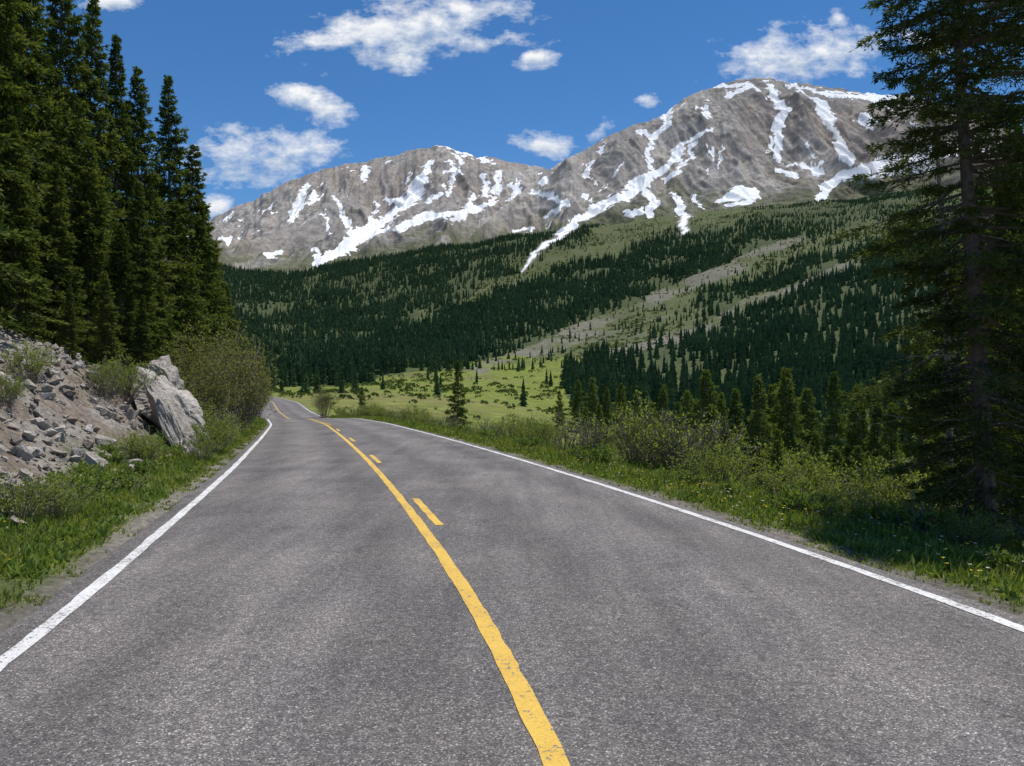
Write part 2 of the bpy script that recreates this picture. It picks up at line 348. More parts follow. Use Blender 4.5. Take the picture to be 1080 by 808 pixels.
def mountain(name,x0,x1,ncol,ridge,base,D0,D1,snow,seed,nv=330,fe=0):
    px=np.linspace(x0,x1,ncol); vv=np.concatenate([np.linspace(0,1,nv),np.linspace(1.01,1.35,24)])
    rd=np.interp(px,*zip(*ridge)); 
    rd=rd+fbm(px*.06,px*0,4,seed)*3.2+fbm(px*.3,px*0,3,seed+1)*1.6
    bs=np.interp(px,*zip(*base))
    Dr=np.interp(px,*zip(*D1)) if isinstance(D1,list) else np.full(ncol,float(D1))
    VV,PXg=np.meshgrid(vv,px,indexing='ij')
    D=D0+(Dr[None,:]-D0)*VV
    z0=CH+(HZ-bs)/F*D0; z1=CH+(HZ-rd)/F*Dr
    prof=np.where(VV<=1,.55*VV+.45*VV**1.9,1-(VV-1)*1.6)
    Z=z0[None,:]+(z1-z0)[None,:]*prof
    X=(PXg-540)/F*D; Y=D.copy()
    wob=fbm(X*.0016,Y*.0016,3,seed+3)*130
    s=X+wob
    env=np.clip(VV*3,0,1)*np.clip((1.0-VV)*4.5,0.03,1)
    if fe: env=env*sm(PXg,x0,x0+fe)
    r=ridged(s*.0036,Y*.0009,3,seed+5,.5)-.35
    r2=ridged(s*.010+Y*.002,Y*.0018,4,seed+9,.55)-.35
    r4=ridged(s*.032+Y*.004,Y*.0040,3,seed+15,.6)-.35
    r3=fbm(X*.02,Y*.02,5,seed+12,.55)
    Z=Z+env*(r*125+r2*50+r4*12)+r3*6*np.clip((1-VV)*8+.15,0,1)*np.clip(VV*6,0,1)*(env>0)
    PYp=HZ-(Z-CH)*F/Y
    nx=PXg+fbm(X*.008,Z*.012,4,seed+20)*7+fbm(X*.04,Z*.05,4,seed+22,.65)*6; ny=PYp+fbm(X*.008,Z*.012,4,seed+21)*6+fbm(X*.04,Z*.05,4,seed+23,.65)*4.5
    sd=np.full(X.shape,9.)
    for p in snow: sd=np.minimum(sd,segdist(nx,ny,p)*1.0)
    S=1-sm(sd,.6,1.3)
    fr=fbm(s*.02,Y*.006,5,seed+30,.6); S=np.maximum(S,sm(fr,.36,.46)*sm(VV,.35,.55)*(VV<.97)*.8)
    rock=np.array([.275,.258,.238]); rockd=np.array([.160,.150,.139]); rust=np.array([.275,.235,.203]); sc=np.array([.355,.334,.306]); grn=np.array([.10,.11,.055])
    a=fbm(s*.010,Y*.003,5,seed+40,.6); b_=fbm(X*.02,Z*.03,5,seed+41,.65); c_=fbm(X*.002,Z*.004,4,seed+42)
    st=fbm(s*.035+Y*.004,Y*.003,4,seed+44,.65)
    Cc=np.broadcast_to(rock,X.shape+(3,)).copy()
    Cc=lerp(Cc,sc,sm(a+st*.5,.0,.4)); Cc=lerp(Cc,rust,sm(c_,.0,.4)*.6); Cc=lerp(Cc,rockd,sm(b_+r2*.5+st*.4,.12,.5)*.8)
    Cc=lerp(Cc,grn,sm(base_line(PXg)-PYp+b_*26+a*22,36,0)*.85)
    V=np.stack([X,Y,Z],-1).reshape(-1,3)
    return add(name,make_mesh(name,V,gridfaces(len(vv),ncol),[M_mtn],True,{'Col':('FLOAT_COLOR',Cc.reshape(-1,3)),'snow':('FLOAT',S)}))
def mtnmat():
    m,nt,b,o=newmat('alpine_rock_and_snow')
    at=N(nt,'ShaderNodeAttribute',attribute_name='Col'); sn=N(nt,'ShaderNodeAttribute',attribute_name='snow')
    g=N(nt,'ShaderNodeNewGeometry')
    n=noise(nt,.05,8,.72); n2=noise(nt,.012,5,.6)
    mp=N(nt,'ShaderNodeMapping'); mp.inputs['Scale'].default_value=(1,.14,.14); nt.links.new(g.outputs['Position'],mp.inputs[0])
    n3=noise(nt,.06,7,.7,mp.outputs[0])
    c=mixc(nt,1.0,at.outputs['Color'],ramp(nt,n,[(.35,.72),(.65,1.25)]),'MULTIPLY')
    c=mixc(nt,1.0,c,ramp(nt,n3,[(.35,.74),(.65,1.22)]),'MULTIPLY')
    c=mixc(nt,1.0,c,ramp(nt,n2,[(.3,(.92,.92,.96)),(.7,(1.08,1.05,1.0))]),'MULTIPLY')
    nn=N(nt,'ShaderNodeMath',operation='MULTIPLY_ADD'); nt.links.new(n3,nn.inputs[0]); nn.inputs[1].default_value=.6
    hf=N(nt,'ShaderNodeMath',operation='MULTIPLY'); nt.links.new(n,hf.inputs[0]); hf.inputs[1].default_value=.9; nt.links.new(hf.outputs[0],nn.inputs[2])
    ad=N(nt,'ShaderNodeMath',operation='ADD'); nt.links.new(nn.outputs[0],ad.inputs[0])
    s2=N(nt,'ShaderNodeMath',operation='SUBTRACT'); nt.links.new(sn.outputs['Fac'],s2.inputs[0]); s2.inputs[1].default_value=.75
    nt.links.new(s2.outputs[0],ad.inputs[1])
    f=ramp(nt,ad.outputs[0],[(.42,0.0),(.53,1.0)])
    c=mixc(nt,f,c,(.81,.82,.84))
    nt.links.new(c,b.inputs['Base Color']); b.inputs['Roughness'].default_value=.95; b.inputs['Specular IOR Level'].default_value=.05
    bn=N(nt,'ShaderNodeBump'); bn.inputs['Distance'].default_value=8; bn.inputs['Strength'].default_value=.5
    nt.links.new(n,bn.inputs['Height']); nt.links.new(bn.outputs[0],b.inputs['Normal'])
    return m
M_mtn=mtnmat()
ridA=[(-100,330),(100,290),(180,248),(222,230),(260,212),(300,193),(340,178),(400,166),(440,157),(465,153),(500,163),(540,172),(580,178),(640,190),(760,215)]
ridB=[(455,300),(470,278),(500,246),(530,219),(555,197),(580,178),(600,166),(640,143),(700,120),(722,105),(745,92),(770,85),(800,82),(850,88),(900,95),(975,103),(1030,118),(1100,150),(1250,200),(1400,240)]
bas=[(c,r+14) for c,r in zip(cols,kP[6])]
mountain('snow_streaked_mountain',-100,760,820,ridA,bas,1700,4000,snowA,100)
mountain('snow_streaked_mountain',455,1400,960,ridB,[(c,r+(30 if c<520 else 14)) for c,r in bas],1600,[(455,1750),(500,2100),(560,2700),(620,3000),(1400,3000)],snowB,300,350,60)

# ---------------------------------------------------------------- foliage primitives
def unit(v): return v/np.maximum(np.linalg.norm(v,axis=-1,keepdims=True),1e-9)
def leaves(P,Dv,L,W,r):
    n=len(P); q=unit(np.cross(Dv,r.normal(size=(n,3))))
    L=np.broadcast_to(L,(n,))[:,None]; W=np.broadcast_to(W,(n,))[:,None]
    V=np.stack([P,P+Dv*L*.45+q*W*.5,P+Dv*L,P+Dv*L*.45-q*W*.5],1).reshape(-1,3)
    return V,np.arange(4*n).reshape(n,4)
def tube(A,B,ra,rb,k=3):
    n=len(A); d=unit(B-A); u=unit(np.cross(d,np.array([.31,.17,.93])+0*d)); v=np.cross(d,u)
    an=np.arange(k)*2*np.pi/k
    ring=np.cos(an)[None,:,None]*u[:,None]+np.sin(an)[None,:,None]*v[:,None]
    ra=np.broadcast_to(ra,(n,))[:,None,None]; rb=np.broadcast_to(rb,(n,))[:,None,None]
    V=np.concatenate([A[:,None]+ring*ra,B[:,None]+ring*rb],1).reshape(-1,3)
    i=np.arange(k); j=(i+1)%k
    f=np.stack([i,j,j+k,i+k],1); Fq=(np.arange(n)[:,None,None]*2*k+f[None]).reshape(-1,4)
    return V,Fq
def build(name,parts,mats):
    Vs=[];Fs=[];mi=[];o=0
    for v,f,m in parts: Vs.append(v);Fs.append(f+o);mi.append(np.full(len(f),m));o+=len(v)
    return make_mesh(name,np.concatenate(Vs),np.concatenate(Fs),mats,False,None,np.concatenate(mi))
def conifer(name,h,R,seed,nb,base=.05,twm=1.0,lm=4,ll=.22,lw=.06,lean=(0,0),prof=.8,gap=.0,mat=None,dead=0,side=None,tr=.0125,stub=.06,droop=-.30,sk=.35):
    r=np.random.default_rng(seed)
    t=base+(1-base)*(np.linspace(0,1,nb)**.85)*.985+r.normal(0,.004,nb); t=np.clip(t,base,.995)
    phi=np.arange(nb)*2.39996+r.normal(0,.35,nb)
    axis=lambda t:np.stack([lean[0]*h*t**1.4+.02*h*np.sin(t*5+seed)*t*.3,lean[1]*h*t**1.4,h*t],-1)
    lump=1+.30*np.sin(t*19+seed)*np.cos(phi*2+seed*3+t*9)+.14*np.sin(t*47+phi)
    L=R*((1-t)**prof)*(r.uniform(.55,1.18,nb))*lump*np.minimum(1,.72+(t-base)*2.5)+stub
    if side is not None: L=L*(1+sk*np.cos(phi-side))
    keep=r.random(nb)>gap
    t,phi,L=t[keep],phi[keep],L[keep]; nb=len(t)
    O=axis(t); out=np.stack([np.cos(phi),np.sin(phi),0*phi],-1); sd=np.stack([-np.sin(phi),np.cos(phi),0*phi],-1)
    e=droop+.95*t**1.5+r.normal(0,.09,nb)
    def bp(i,s): return O[i]+out[i]*(L[i]*s)[:,None]+np.array([0,0,1.])*(L[i]*(e[i]*s-.30*s*s+.24*s**3))[:,None]
    parts=[]
    ns=4; ii=np.repeat(np.arange(nb),ns); ss=np.tile(np.arange(ns)/ns,nb)
    rad=.006+.014*L[ii]
    V,Fq=tube(bp(ii,ss),bp(ii,ss+1/ns),rad*(1-ss)*.9+.003,rad*(1-ss-1/ns)+.003); parts.append((V,Fq,1))
    tt=np.linspace(0,1,14); A=axis(tt); rt=h*tr*(1-tt)**1.1+.006
    V,Fq=tube(A[:-1],A[1:],rt[:-1],rt[1:],9); parts.append((V,Fq,1))
    nt_=np.maximum(4,(twm*(5+L*11))).astype(int); bi=np.repeat(np.arange(nb),nt_); n=len(bi)
    s=r.uniform(.10,1,n)**.8; sg=np.where(r.random(n)<.5,-1,1)
    tl=(.05+.36*L[bi]*(1-s*.75))*r.uniform(.6,1.1,n)
    td=unit(out[bi]*r.uniform(.5,1.0,n)[:,None]+sd[bi]*(sg*r.uniform(.3,1.1,n))[:,None]+np.array([0,0,1.])*r.uniform(-.55,.12,n)[:,None])
    P0=bp(bi,s)
    li=np.repeat(np.arange(n),lm); m=len(li); q=r.uniform(0,1,m)
    P=P0[li]+td[li]*(tl[li]*q)[:,None]+np.array([0,0,-1.])*(tl[li]*q*q*.25)[:,None]+r.normal(0,.012,(m,3))
    Dv=unit(td[li]+r.normal(0,.5,(m,3))+np.array([0,0,.1])+np.array([0,0,1.])*(sm(t[bi][li],.85,1.)*1.2)[:,None])
    fs=.6+.4*np.clip(L[bi][li]/(R*.5),0,1)
    V,Fq=leaves(P,Dv,ll*fs*r.uniform(.6,1.2,m),lw*fs*r.uniform(.7,1.3,m),r); parts.append((V,Fq,0))
    if dead:
        nd=dead; td_=r.uniform(.03,.45,nd); ph=r.uniform(0,6.28,nd); o_=axis(td_); dl_=r.uniform(.4,1.3,nd)
        a=o_; dirn=np.stack([np.cos(ph),np.sin(ph),r.uniform(-.4,.2,nd)],-1)
        for k in range(3):
            b=a+dirn*(dl_/3)[:,None]; V,Fq=tube(a,b,.013*(1-k/3.2),.013*(1-(k+1)/3.2),4); parts.append((V,Fq,2)); a=b; dirn=dirn+r.normal(0,.25,(nd,3))
            if k<2:
                b2=a+unit(dirn+r.normal(0,.7,(nd,3)))*(dl_*.3)[:,None]; V,Fq=tube(a,b2,.006,.002,3); parts.append((V,Fq,2))
    return build(name,parts,[mat or M_spruce,M_bark,M_dead])
def shrub(name,h,R,seed,stems,nl,ll,lw,mat,low=.25):
    r=np.random.default_rng(seed)
    ph=r.uniform(0,6.28,stems); sp=r.uniform(.05,1,stems)**.7
    hh=h*r.uniform(.6,1.05,stems)*(1-.35*sp)
    O=np.stack([np.cos(ph)*sp*R*.2,np.sin(ph)*sp*R*.2,0*ph-.1],-1)
    T=np.stack([np.cos(ph)*sp*R,np.sin(ph)*sp*R,hh],-1)
    bend=r.normal(0,.12,(stems,3))*h
    f=lambda i,s:O[i]+(T[i]-O[i])*s[:,None]+bend[i]*(s*(1-s))[:,None]+np.array([0,0,1.])*(hh[i]*.25*s*(1-s)*2)[:,None]
    parts=[];ns=4; ii=np.repeat(np.arange(stems),ns); ss=np.tile(np.arange(ns)/ns,stems)
    V,Fq=tube(f(ii,ss),f(ii,ss+1/ns),.011*(1-ss)+.003,.011*(1-ss-1/ns)+.003); parts.append((V,Fq,1))
    k=6; si=np.repeat(np.arange(stems),k); s=r.uniform(.3,1,len(si)); A=f(si,s); dv=unit(r.normal(0,1,A.shape)+np.array([0,0,.9])+unit(T-O)[si]*.8); tl=h*.2*r.uniform(.5,1.2,len(si))
    V,Fq=tube(A,A+dv*tl[:,None],.005,.002); parts.append((V,Fq,1))
    li=r.integers(0,len(si),nl); q=r.uniform(.1,1.05,nl)
    P=A[li]+dv[li]*(tl[li]*q)[:,None]+r.normal(0,.03*h,(nl,3)); P[:,2]=np.maximum(P[:,2],.02)
    Dv=unit(dv[li]+r.normal(0,.8,(nl,3)))
    V,Fq=leaves(P,Dv,ll*r.uniform(.6,1.2,nl),lw*r.uniform(.7,1.2,nl),r); parts.append((V,Fq,0))
    return build(name,parts,[mat,M_twig])

# ---------------------------------------------------------------- big spruces on the left bank
BS=[conifer('spruce_%d'%i,16,2.3,40+i,400,base=.03,twm=1.2,lm=4,ll=.28,lw=.085,lean=((-1)**i*.008,.0),prof=[.85,1.0,.8,.92][i],gap=.06) for i in range(4)]
SS=[conifer('small_spruce_%d'%i,4,.95,70+i,150,base=.02,twm=2.0,lm=6,ll=.11,lw=.026,prof=[1.0,1.15,.95][i],gap=.10,stub=.03,droop=-.15,mat=M_young) for i in range(3)]
def place(px,D,top,protos,h0,i,name='spruce_tree',wide=1.0):
    x=(px-540)/F*D; z=float(H(np.array([x]),np.array([float(D)]))[0])-.1
    s=((HZ-top)/F*D+CH-z)/h0
    return add(name,protos[i%len(protos)],(x,D,z),i*1.7,(s*wide,s*wide,s))
L=[(-75,18,-320),(-10,23,-200),(28,28,-90),(62,34,-60),(92,40,-8),(121,42,34),(147,47,70),(178,53,76),(200,64,150),(58,24,170),(128,26,235),(14,20,120),(212,72,212),(226,84,262),(238,100,300),(170,36,300),(-45,32,-150),(145,33,190),(5,40,-40),(205,58,285),(248,120,345),(258,140,368),(90,28,150),(-110,24,-200),(112,22.5,285),(150,25,310),(72,20.5,300)]
for i,(px,D,tp) in enumerate(L): place(px,D,tp,BS,16,i,wide=1.2 if tp>110 else .92)
Rr=[(745,22,390),(800,19.5,396),(830,25,388),(776,30,410),(715,38,424),(688,52,425),(860,19,455),(1012,24,262),(1062,21,150),(905,42,405),(940,16.5,425),(1110,15,60),(1075,30,120),(640,95,408),(655,110,404),(672,100,412),(483,62,380),(382,80,408),(625,110,398),(880,55,392),(1040,34,180),(882,18,474),(972,22,350),(725,60,412),(610,130,400),(700,85,406),(815,45,405),(760,48,414),(925,26,420),(850,34,410),(590,120,412),(632,75,426),(660,60,425),(735,30,424),(618,70,430),(765,20,440),(820,17.5,452),(700,27,450),(905,15.5,470)]
for i,(px,D,tp) in enumerate(Rr):
    sm_=((HZ-tp)/F*D<5)
    place(px,D,tp,SS if sm_ else BS,4 if sm_ else 16,i,wide=.95 if sm_ else .9)
T1=conifer('roadside_spruce',12.0,1.8,901,440,base=.06,twm=2.5,lm=10,ll=.09,lw=.02,lean=(-.05,.01),prof=.30,gap=.10,mat=M_fir,dead=34,side=0.3,tr=.0115,sk=.45)
x=(1040-540)/F*10.6; add('spruce_tree',T1,(x,10.6,float(H(np.array([x]),np.array([10.6]))[0])-.1))
sx=(1000-540)/F*12.6; sz=float(H(np.array([sx]),np.array([12.6]))[0])
pts=np.array([[0,0,-.2],[.02,0,2.5],[-.05,.02,5],[-.2,0,7.5],[-.25,.05,10]]); rads=[.07,.055,.04,.026,.006]
V,Fq=tube(pts[:-1],pts[1:],np.array(rads[:-1]),np.array(rads[1:]),7); parts=[(V,Fq,0)]
r=np.random.default_rng(3); nb=60; hz=r.uniform(2,9.2,nb); ax=np.stack([np.interp(hz,pts[:,2],pts[:,0]),0*hz,hz],-1); ph=r.uniform(0,6.28,nb)
dv=np.stack([np.cos(ph),np.sin(ph),r.uniform(-.3,.4,nb)],-1)*(r.uniform(.12,.6,nb)*(1-hz/11))[:,None]
V,Fq=tube(ax,ax+dv,.010,.003,3); parts.append((V,Fq,0))
add('dead_tree_snag',build('snag',parts,[M_dead]),(sx,12.6,sz))

# ---------------------------------------------------------------- shrubs
WS=[shrub('willow_%d'%i,1.6,1.2,200+i,50,[2300,1300,3000,350][i],.085,.036,M_willow) for i in range(4)]
AS=[shrub('aspen_%d'%i,4,1.5,220+i,60,[4200,2800][i],.13,.06,M_aspen) for i in range(2)]
HS=[shrub('herb_%d'%i,.4,.45,230+i,30,700,.09,.03,M_herb) for i in range(2)]
r=np.random.default_rng(12)
def put(protos,name,x,y,s,i,dz=0): add(name,protos[i%len(protos)],(x,y,float(H(np.array([x]),np.array([y]))[0])+dz),r.uniform(0,6.28),(s*r.uniform(.85,1.2),s*r.uniform(.85,1.2),s))
for i in range(185):
    y=7.5+80*r.random()**1.4; dd_=2.1+ r.random()**1.3*(7+y*.28)
    x=xc(y)+(EDGE+dd_)*np.sqrt(1+sl(y)**2)
    lim=.48 if y<11 else .75 if y<16 else .98
    s=min(lim*r.uniform(.5,1.3),1.5)*min(1,.35+dd_*.18)*(1.15 if y>18 else 1)
    put(WS,'willow_shrub',x,y,s,int(r.integers(0,4)))
for i in range(60):
    y=6+34*r.random()**1.1; dd_=1.3+r.random()*2.6
    put(HS,'verge_herb',xc(y)+(EDGE+dd_)*np.sqrt(1+sl(y)**2),y,r.uniform(.6,1.3),int(r.integers(0,2)))
for px,D,tp in [(238,31,330),(254,36,355),(224,27,365),(260,44,372),(266,60,385),(342,78,402),(270,75,392),(206,30,350)]:
    x=(px-540)/F*D; z=float(H(np.array([x]),np.array([float(D)]))[0]); s=((HZ-tp)/F*D+CH-z)/4.
    add('aspen_shrub',AS[int(r.integers(0,2))],(x,D,z-.1),r.uniform(0,6),(s*.95,s*.95,s))
for i in range(44):
    y=5+34*r.random()**1.2; dd_=.9+r.random()*1.2
    x=xc(y)-(EDGE+dd_)*np.sqrt(1+sl(y)**2)
    put(HS,'bank_herb',x,y,r.uniform(.5,1.0),int(r.integers(0,2)))
for px,D,s in [(150,15.8,.5),(225,20.5,.6),(214,17.8,.4),(60,9.5,.35),(20,9,.4),(138,21,.8),(110,19,.6),(236,24,.7),(160,17.0,.35),(30,17,.6),(128,20,.8),(5,14,.4),(168,23.5,.9),(196,22.5,.8),(182,24,.9)]:
    put(WS,'willow_shrub',(px-540)/F*D,D,s,int(r.integers(0,3)))

# ---------------------------------------------------------------- grass verges
def grassfield(name,side,n,wmax,seed,mat,hm=1.0):
    r=np.random.default_rng(seed)
    y=2.2+78*r.random(n)**2.1
    u=r.random(n)**1.15*wmax
    clump=fbm(y*2.2,u*2.2,3,seed+4)
    k=(clump>-.25+.5*r.random(n)-.25+.35*(u<.25))
    y,u,clump=y[k],u[k],clump[k]; n=len(y)
    x=xc(y)+side*(EDGE-.02+u)*np.sqrt(1+sl(y)**2)
    z=H(x,y)-.01; z=np.where(u<.12,zr(y)-.03,z)
    hgt=(.035+.10*r.random(n)**1.5*sm(u,0,.9)+.06*np.clip(clump,0,1)*sm(u,.2,.8))*hm*(1+.02*y)
    Dv=unit(r.normal(0,.5,(n,3))+np.array([0,0,1.]))
    V,Fq=leaves(np.stack([x,y,z],-1),Dv,hgt*1.25,(.008+.0012*y)*r.uniform(.7,1.4,n),r)
    return add(name,make_mesh(name,V,Fq,[mat]))
grassfield('grass_verge',1,110000,3.6,1,M_grass)
grassfield('grass_verge',-1,85000,1.8,2,M_grass,.9)
def herbs(name,side,n,wmin,wmax,seed):
    r=np.random.default_rng(seed); y=2.5+45*r.random(n)**1.8; u=wmin+r.random(n)*(wmax-wmin)
    k_=fbm(y*1.1,u*1.1,3,seed)>-.12; y,u=y[k_],u[k_]; n=len(y)
    x=xc(y)+side*(EDGE+u)*np.sqrt(1+sl(y)**2); z=H(x,y)
    k=9; c=np.repeat(np.stack([x,y,z],-1),k,0); m=len(c)
    Dv=unit(r.normal(0,.8,(m,3))+np.array([0,0,.8]))
    V,Fq=leaves(c+r.normal(0,.02,(m,3)),Dv,r.uniform(.05,.13,m),r.uniform(.02,.045,m),r)
    add(name,make_mesh(name,V,Fq,[M_herb]))
herbs('roadside_herbs',1,9500,.3,4.8,5); herbs('roadside_herbs',-1,7500,.3,2.0,6)
def flowers(name,side,n,seed,mat,sz):
    r=np.random.default_rng(seed); y=3+30*r.random(n)**1.4; u=.15+r.random(n)*2.0
    x=xc(y)+side*(EDGE+u)*np.sqrt(1+sl(y)**2); z=H(x,y)+r.uniform(.10,.2,n)
    k=8; c=np.repeat(np.stack([x,y,z],-1),k,0); m=len(c); a=np.tile(np.arange(k)*2*np.pi/k,n)
    Dv=unit(np.stack([np.cos(a),np.sin(a),0*a+.25],-1)); V,Fq=leaves(c,Dv,sz,sz*.6,r)
    V2,F2_=tube(np.stack([x,y,z-.16],-1),np.stack([x,y,z],-1),.002,.002,3)
    add(name,build(name,[(V,Fq,0),(V2,F2_,1)],[mat,M_herb]))
flowers('dandelion_flowers',1,300,8,M_petal,.021); flowers('dandelion_flowers',-1,60,9,M_petal,.019); flowers('white_wildflowers',1,200,10,M_petw,.018)

# ---------------------------------------------------------------- rocks
def hull(seed,n=14,flat=.7,sub=0,amp=.14):
    r=np.random.default_rng(seed); bm=bmesh.new()
    for p in unit(r.normal(size=(n,3)))*r.uniform(.7,1,(n,1)): bm.verts.new(p*np.array([1,r.uniform(.6,.9),flat]))
    ret=bmesh.ops.convex_hull(bm,input=bm.verts)
    bmesh.ops.delete(bm,geom=[g for g in ret['geom_interior'] if isinstance(g,bmesh.types.BMVert)],context='VERTS')
    if sub:
        bmesh.ops.triangulate(bm,faces=bm.faces); bmesh.ops.subdivide_edges(bm,edges=bm.edges,cuts=sub,use_grid_fill=True)
    bmesh.ops.triangulate(bm,faces=bm.faces)
    bmesh.ops.recalc_face_normals(bm,faces=bm.faces)
    bm.verts.index_update()
    V=np.array([v.co[:] for v in bm.verts]); Fq=np.array([[v.index for v in f.verts] for f in bm.faces]); bm.free()
    if sub:
        q=ridged(V[:,0]*2.5+seed,V[:,1]*2.5+V[:,2]*3,4,seed,.6)-.4; q2=np.round(fbm(V[:,0]*1.8+V[:,2],V[:,1]*1.8-seed,2,seed+3)*5)/5
        V=V*(1+(q*amp+q2*amp*1.2)[:,None])
    return V,Fq
def rotz(V,a): c,s=np.cos(a),np.sin(a); return V@np.array([[c,s,0],[-s,c,0],[0,0,1]])
def rotx(V,a): c,s=np.cos(a),np.sin(a); return V@np.array([[1,0,0],[0,c,s],[0,-s,c]])
def roty(V,a): c,s=np.cos(a),np.sin(a); return V@np.array([[c,0,-s],[0,1,0],[s,0,c]])
HP=[hull(i,11) for i in range(8)]
r=np.random.default_rng(77)
n=10000; y=3+27*r.random(n)**1.05; u=1.2+r.random(n)**.9*6.0
x=xc(y)-(EDGE+u)*np.sqrt(1+sl(y)**2); k=fbm(x*.7,y*.7,2,9)>-.4; x,y=x[k],y[k]; z=H(x,y); parts=[]
for i in range(len(x)):
    s=.018+.22*r.random()**7+.034*r.random()
    V,Fq=HP[i%8]; V=rotz(rotx(V*s,r.uniform(-.5,.5)),r.uniform(0,6))
    parts.append((V+np.array([x[i],y[i],z[i]+s*.2]),Fq))
add('scattered_rocks',make_mesh('scattered_rocks',*join(parts),[M_rock]))
def boulder(px,D,s,seed,name='boulder'):
    x=(px-540)/F*D; V,Fq=hull(seed,14,.75,2); z=float(H(np.array([x]),np.array([float(D)]))[0])
    add(name,make_mesh(name,V*s,Fq,[M_rock2],False),(x,D,z+s*.3),seed)
for a in [(98,13.5,.34,11),(62,14.3,.22,12),(35,12.6,.18,13),(122,12.8,.16,14),(12,14.5,.26,15),(140,14.5,.2,16),(80,12.3,.14,17),(45,11.2,.13,18),(20,12.2,.17,19),(110,15.5,.3,20)]: boulder(*a)
parts=[]
def slab(px,D,zc,S,ry,rz,seed):
    V,Fq=hull(seed,22,1.0,6,.16); V=rotz(roty(V*np.array(S),ry),rz); parts.append((V+np.array([(px-540)/F*D,D,zc]),Fq))
slab(183,20.2,.75,(1.55,1.0,.42),1.1,.2,61)
slab(170,21.0,1.3,(1.2,1.1,.6),.95,-.2,62)
slab(202,19.4,-.05,(.65,.8,.34),.9,.3,63)
slab(192,22.0,1.0,(1.2,1.3,.5),1.0,.1,64)
slab(174,23.0,1.8,(1.0,1.2,.6),1.1,.4,65)
add('rock_outcrop',make_mesh('rock_outcrop',*join(parts),[M_rock2]))

# ---------------------------------------------------------------- forests on the slopes
def protoC(seed,tiers,k,R=.17):
    r=np.random.default_rng(seed); Vs=[];Fs=[];o=0
    for i in range(tiers):
        t=i/tiers; z0=.03+t*.86; z1=min(1,z0+1.9/tiers*.9); rad=R*(1-t)**.85*r.uniform(.8,1.15)+.008
        a=np.arange(k)*2*np.pi/k+r.uniform(0,6); rr_=rad*np.where(np.arange(k)%2==0,1.15,.45)*r.uniform(.75,1.2,k)
        ring=np.stack([np.cos(a)*rr_,np.sin(a)*rr_,z0+r.normal(0,.012,k)],-1)
        V=np.concatenate([ring,[[r.normal(0,.004),r.normal(0,.004),z1]]]); f=[[j,(j+1)%k,k] for j in range(k)]
        Vs.append(V);Fs.append(np.array(f)+o);o+=len(V)
    return np.concatenate(Vs),np.concatenate(Fs)
def scatter(name,P,S,W,protos,mat,seed):
    r=np.random.default_rng(seed); Vs=[];Fs=[];o=0; which=r.integers(0,len(protos),len(P))
    for k,(V,Fq) in enumerate(protos):
        m=which==k; p=P[m]; n=len(p)
        if n==0: continue
        a=r.uniform(0,6.28,n); c=np.cos(a)[:,None];s=np.sin(a)[:,None]
        vx=(V[None,:,0]*c-V[None,:,1]*s)*(S[m]*W[m])[:,None]; vy=(V[None,:,0]*s+V[None,:,1]*c)*(S[m]*W[m])[:,None]; vz=V[None,:,2]*S[m][:,None]
        A=np.stack([vx,vy,vz],-1)+p[:,None]
        Vs.append(A.reshape(-1,3)); Fs.append((np.arange(n)[:,None,None]*len(V)+Fq[None]).reshape(-1,3)+o); o+=n*len(V)
    return add(name,make_mesh(name,np.concatenate(Vs),np.concatenate(Fs),[mat]))
r=np.random.default_rng(5)
def samp(n,D0,D1,p0=150,p1=1300):
    D=np.sqrt(D0**2+(D1**2-D0**2)*r.random(n)); px=p0+(p1-p0)*r.random(n); return (px-540)/F*D,D
x,y=samp(72000,200,1780); z=H(x,y); fz,cz,px,py,sn=zones(x,y,z)
cl=fbm(x*.012,y*.012,4,71)
dens=np.where(fz,.92*np.clip(.64+fbm(x*.015,y*.015,4,70)*1.8,.10,1),np.clip(.06+cl*.35,.02,.3))
dens=np.where(~fz&(py<330),np.clip(.13+cl*.5,.04,.5),dens); dens=np.where(cz,.03,dens)
dens=np.where((px>380)&(px<600)&(py>392)&~fz,.006,dens); dens=np.where(sn<1.5,0,dens)
k=(r.random(len(x))<dens)&offroad(x,y,8); x,y,z,py=x[k],y[k],z[k],py[k]
S=r.uniform(8,17,len(x))*np.where(fz[k],1,.6)*np.clip((py-180)/90,.5,1); W=r.uniform(.75,1.2,len(x))
P=np.stack([x,y,z-.3],-1)
nearm=y<620
S=np.where(nearm,S*1.2,S)
scatter('distant_conifer_forest',P[~nearm],S[~nearm],W[~nearm],[protoC(i,5,8) for i in range(5)],M_farf,1)
scatter('conifer_forest',P[nearm],S[nearm],W[nearm],[protoC(20+i,13,12,.15) for i in range(6)],M_farf,2)
def protoB(seed,n=14):
    r=np.random.default_rng(seed); p=unit(r.normal(size=(n,3)))*.35; p[:,2]=np.abs(p[:,2])*.9; d_=unit(p+r.normal(0,.25,(n,3)))
    V,Fq=leaves(p,d_,.35,.4,r); f=np.concatenate([Fq[:,[0,1,2]],Fq[:,[0,2,3]]]); return V,f
x,y=samp(60000,70,1600,270,1300); z=H(x,y); fz,cz,px,py,sn=zones(x,y,z)
dn=np.clip(.35+fbm(x*.02,y*.02,4,80)*1.6,0.03,1)*np.where((px<620)&(py>388),.4,1)
k=(~fz)&(sn>1.3)&(r.random(len(x))<dn*np.where(cz,.3,1))&offroad(x,y,6); x,y,z=x[k],y[k],z[k]
scatter('slope_bushes',np.stack([x,y,z],-1),r.uniform(1.0,3.0,len(x))*np.clip(y/250,.5,1.3),r.uniform(.8,1.5,len(x)),[protoB(i) for i in range(5)],M_bush,3)

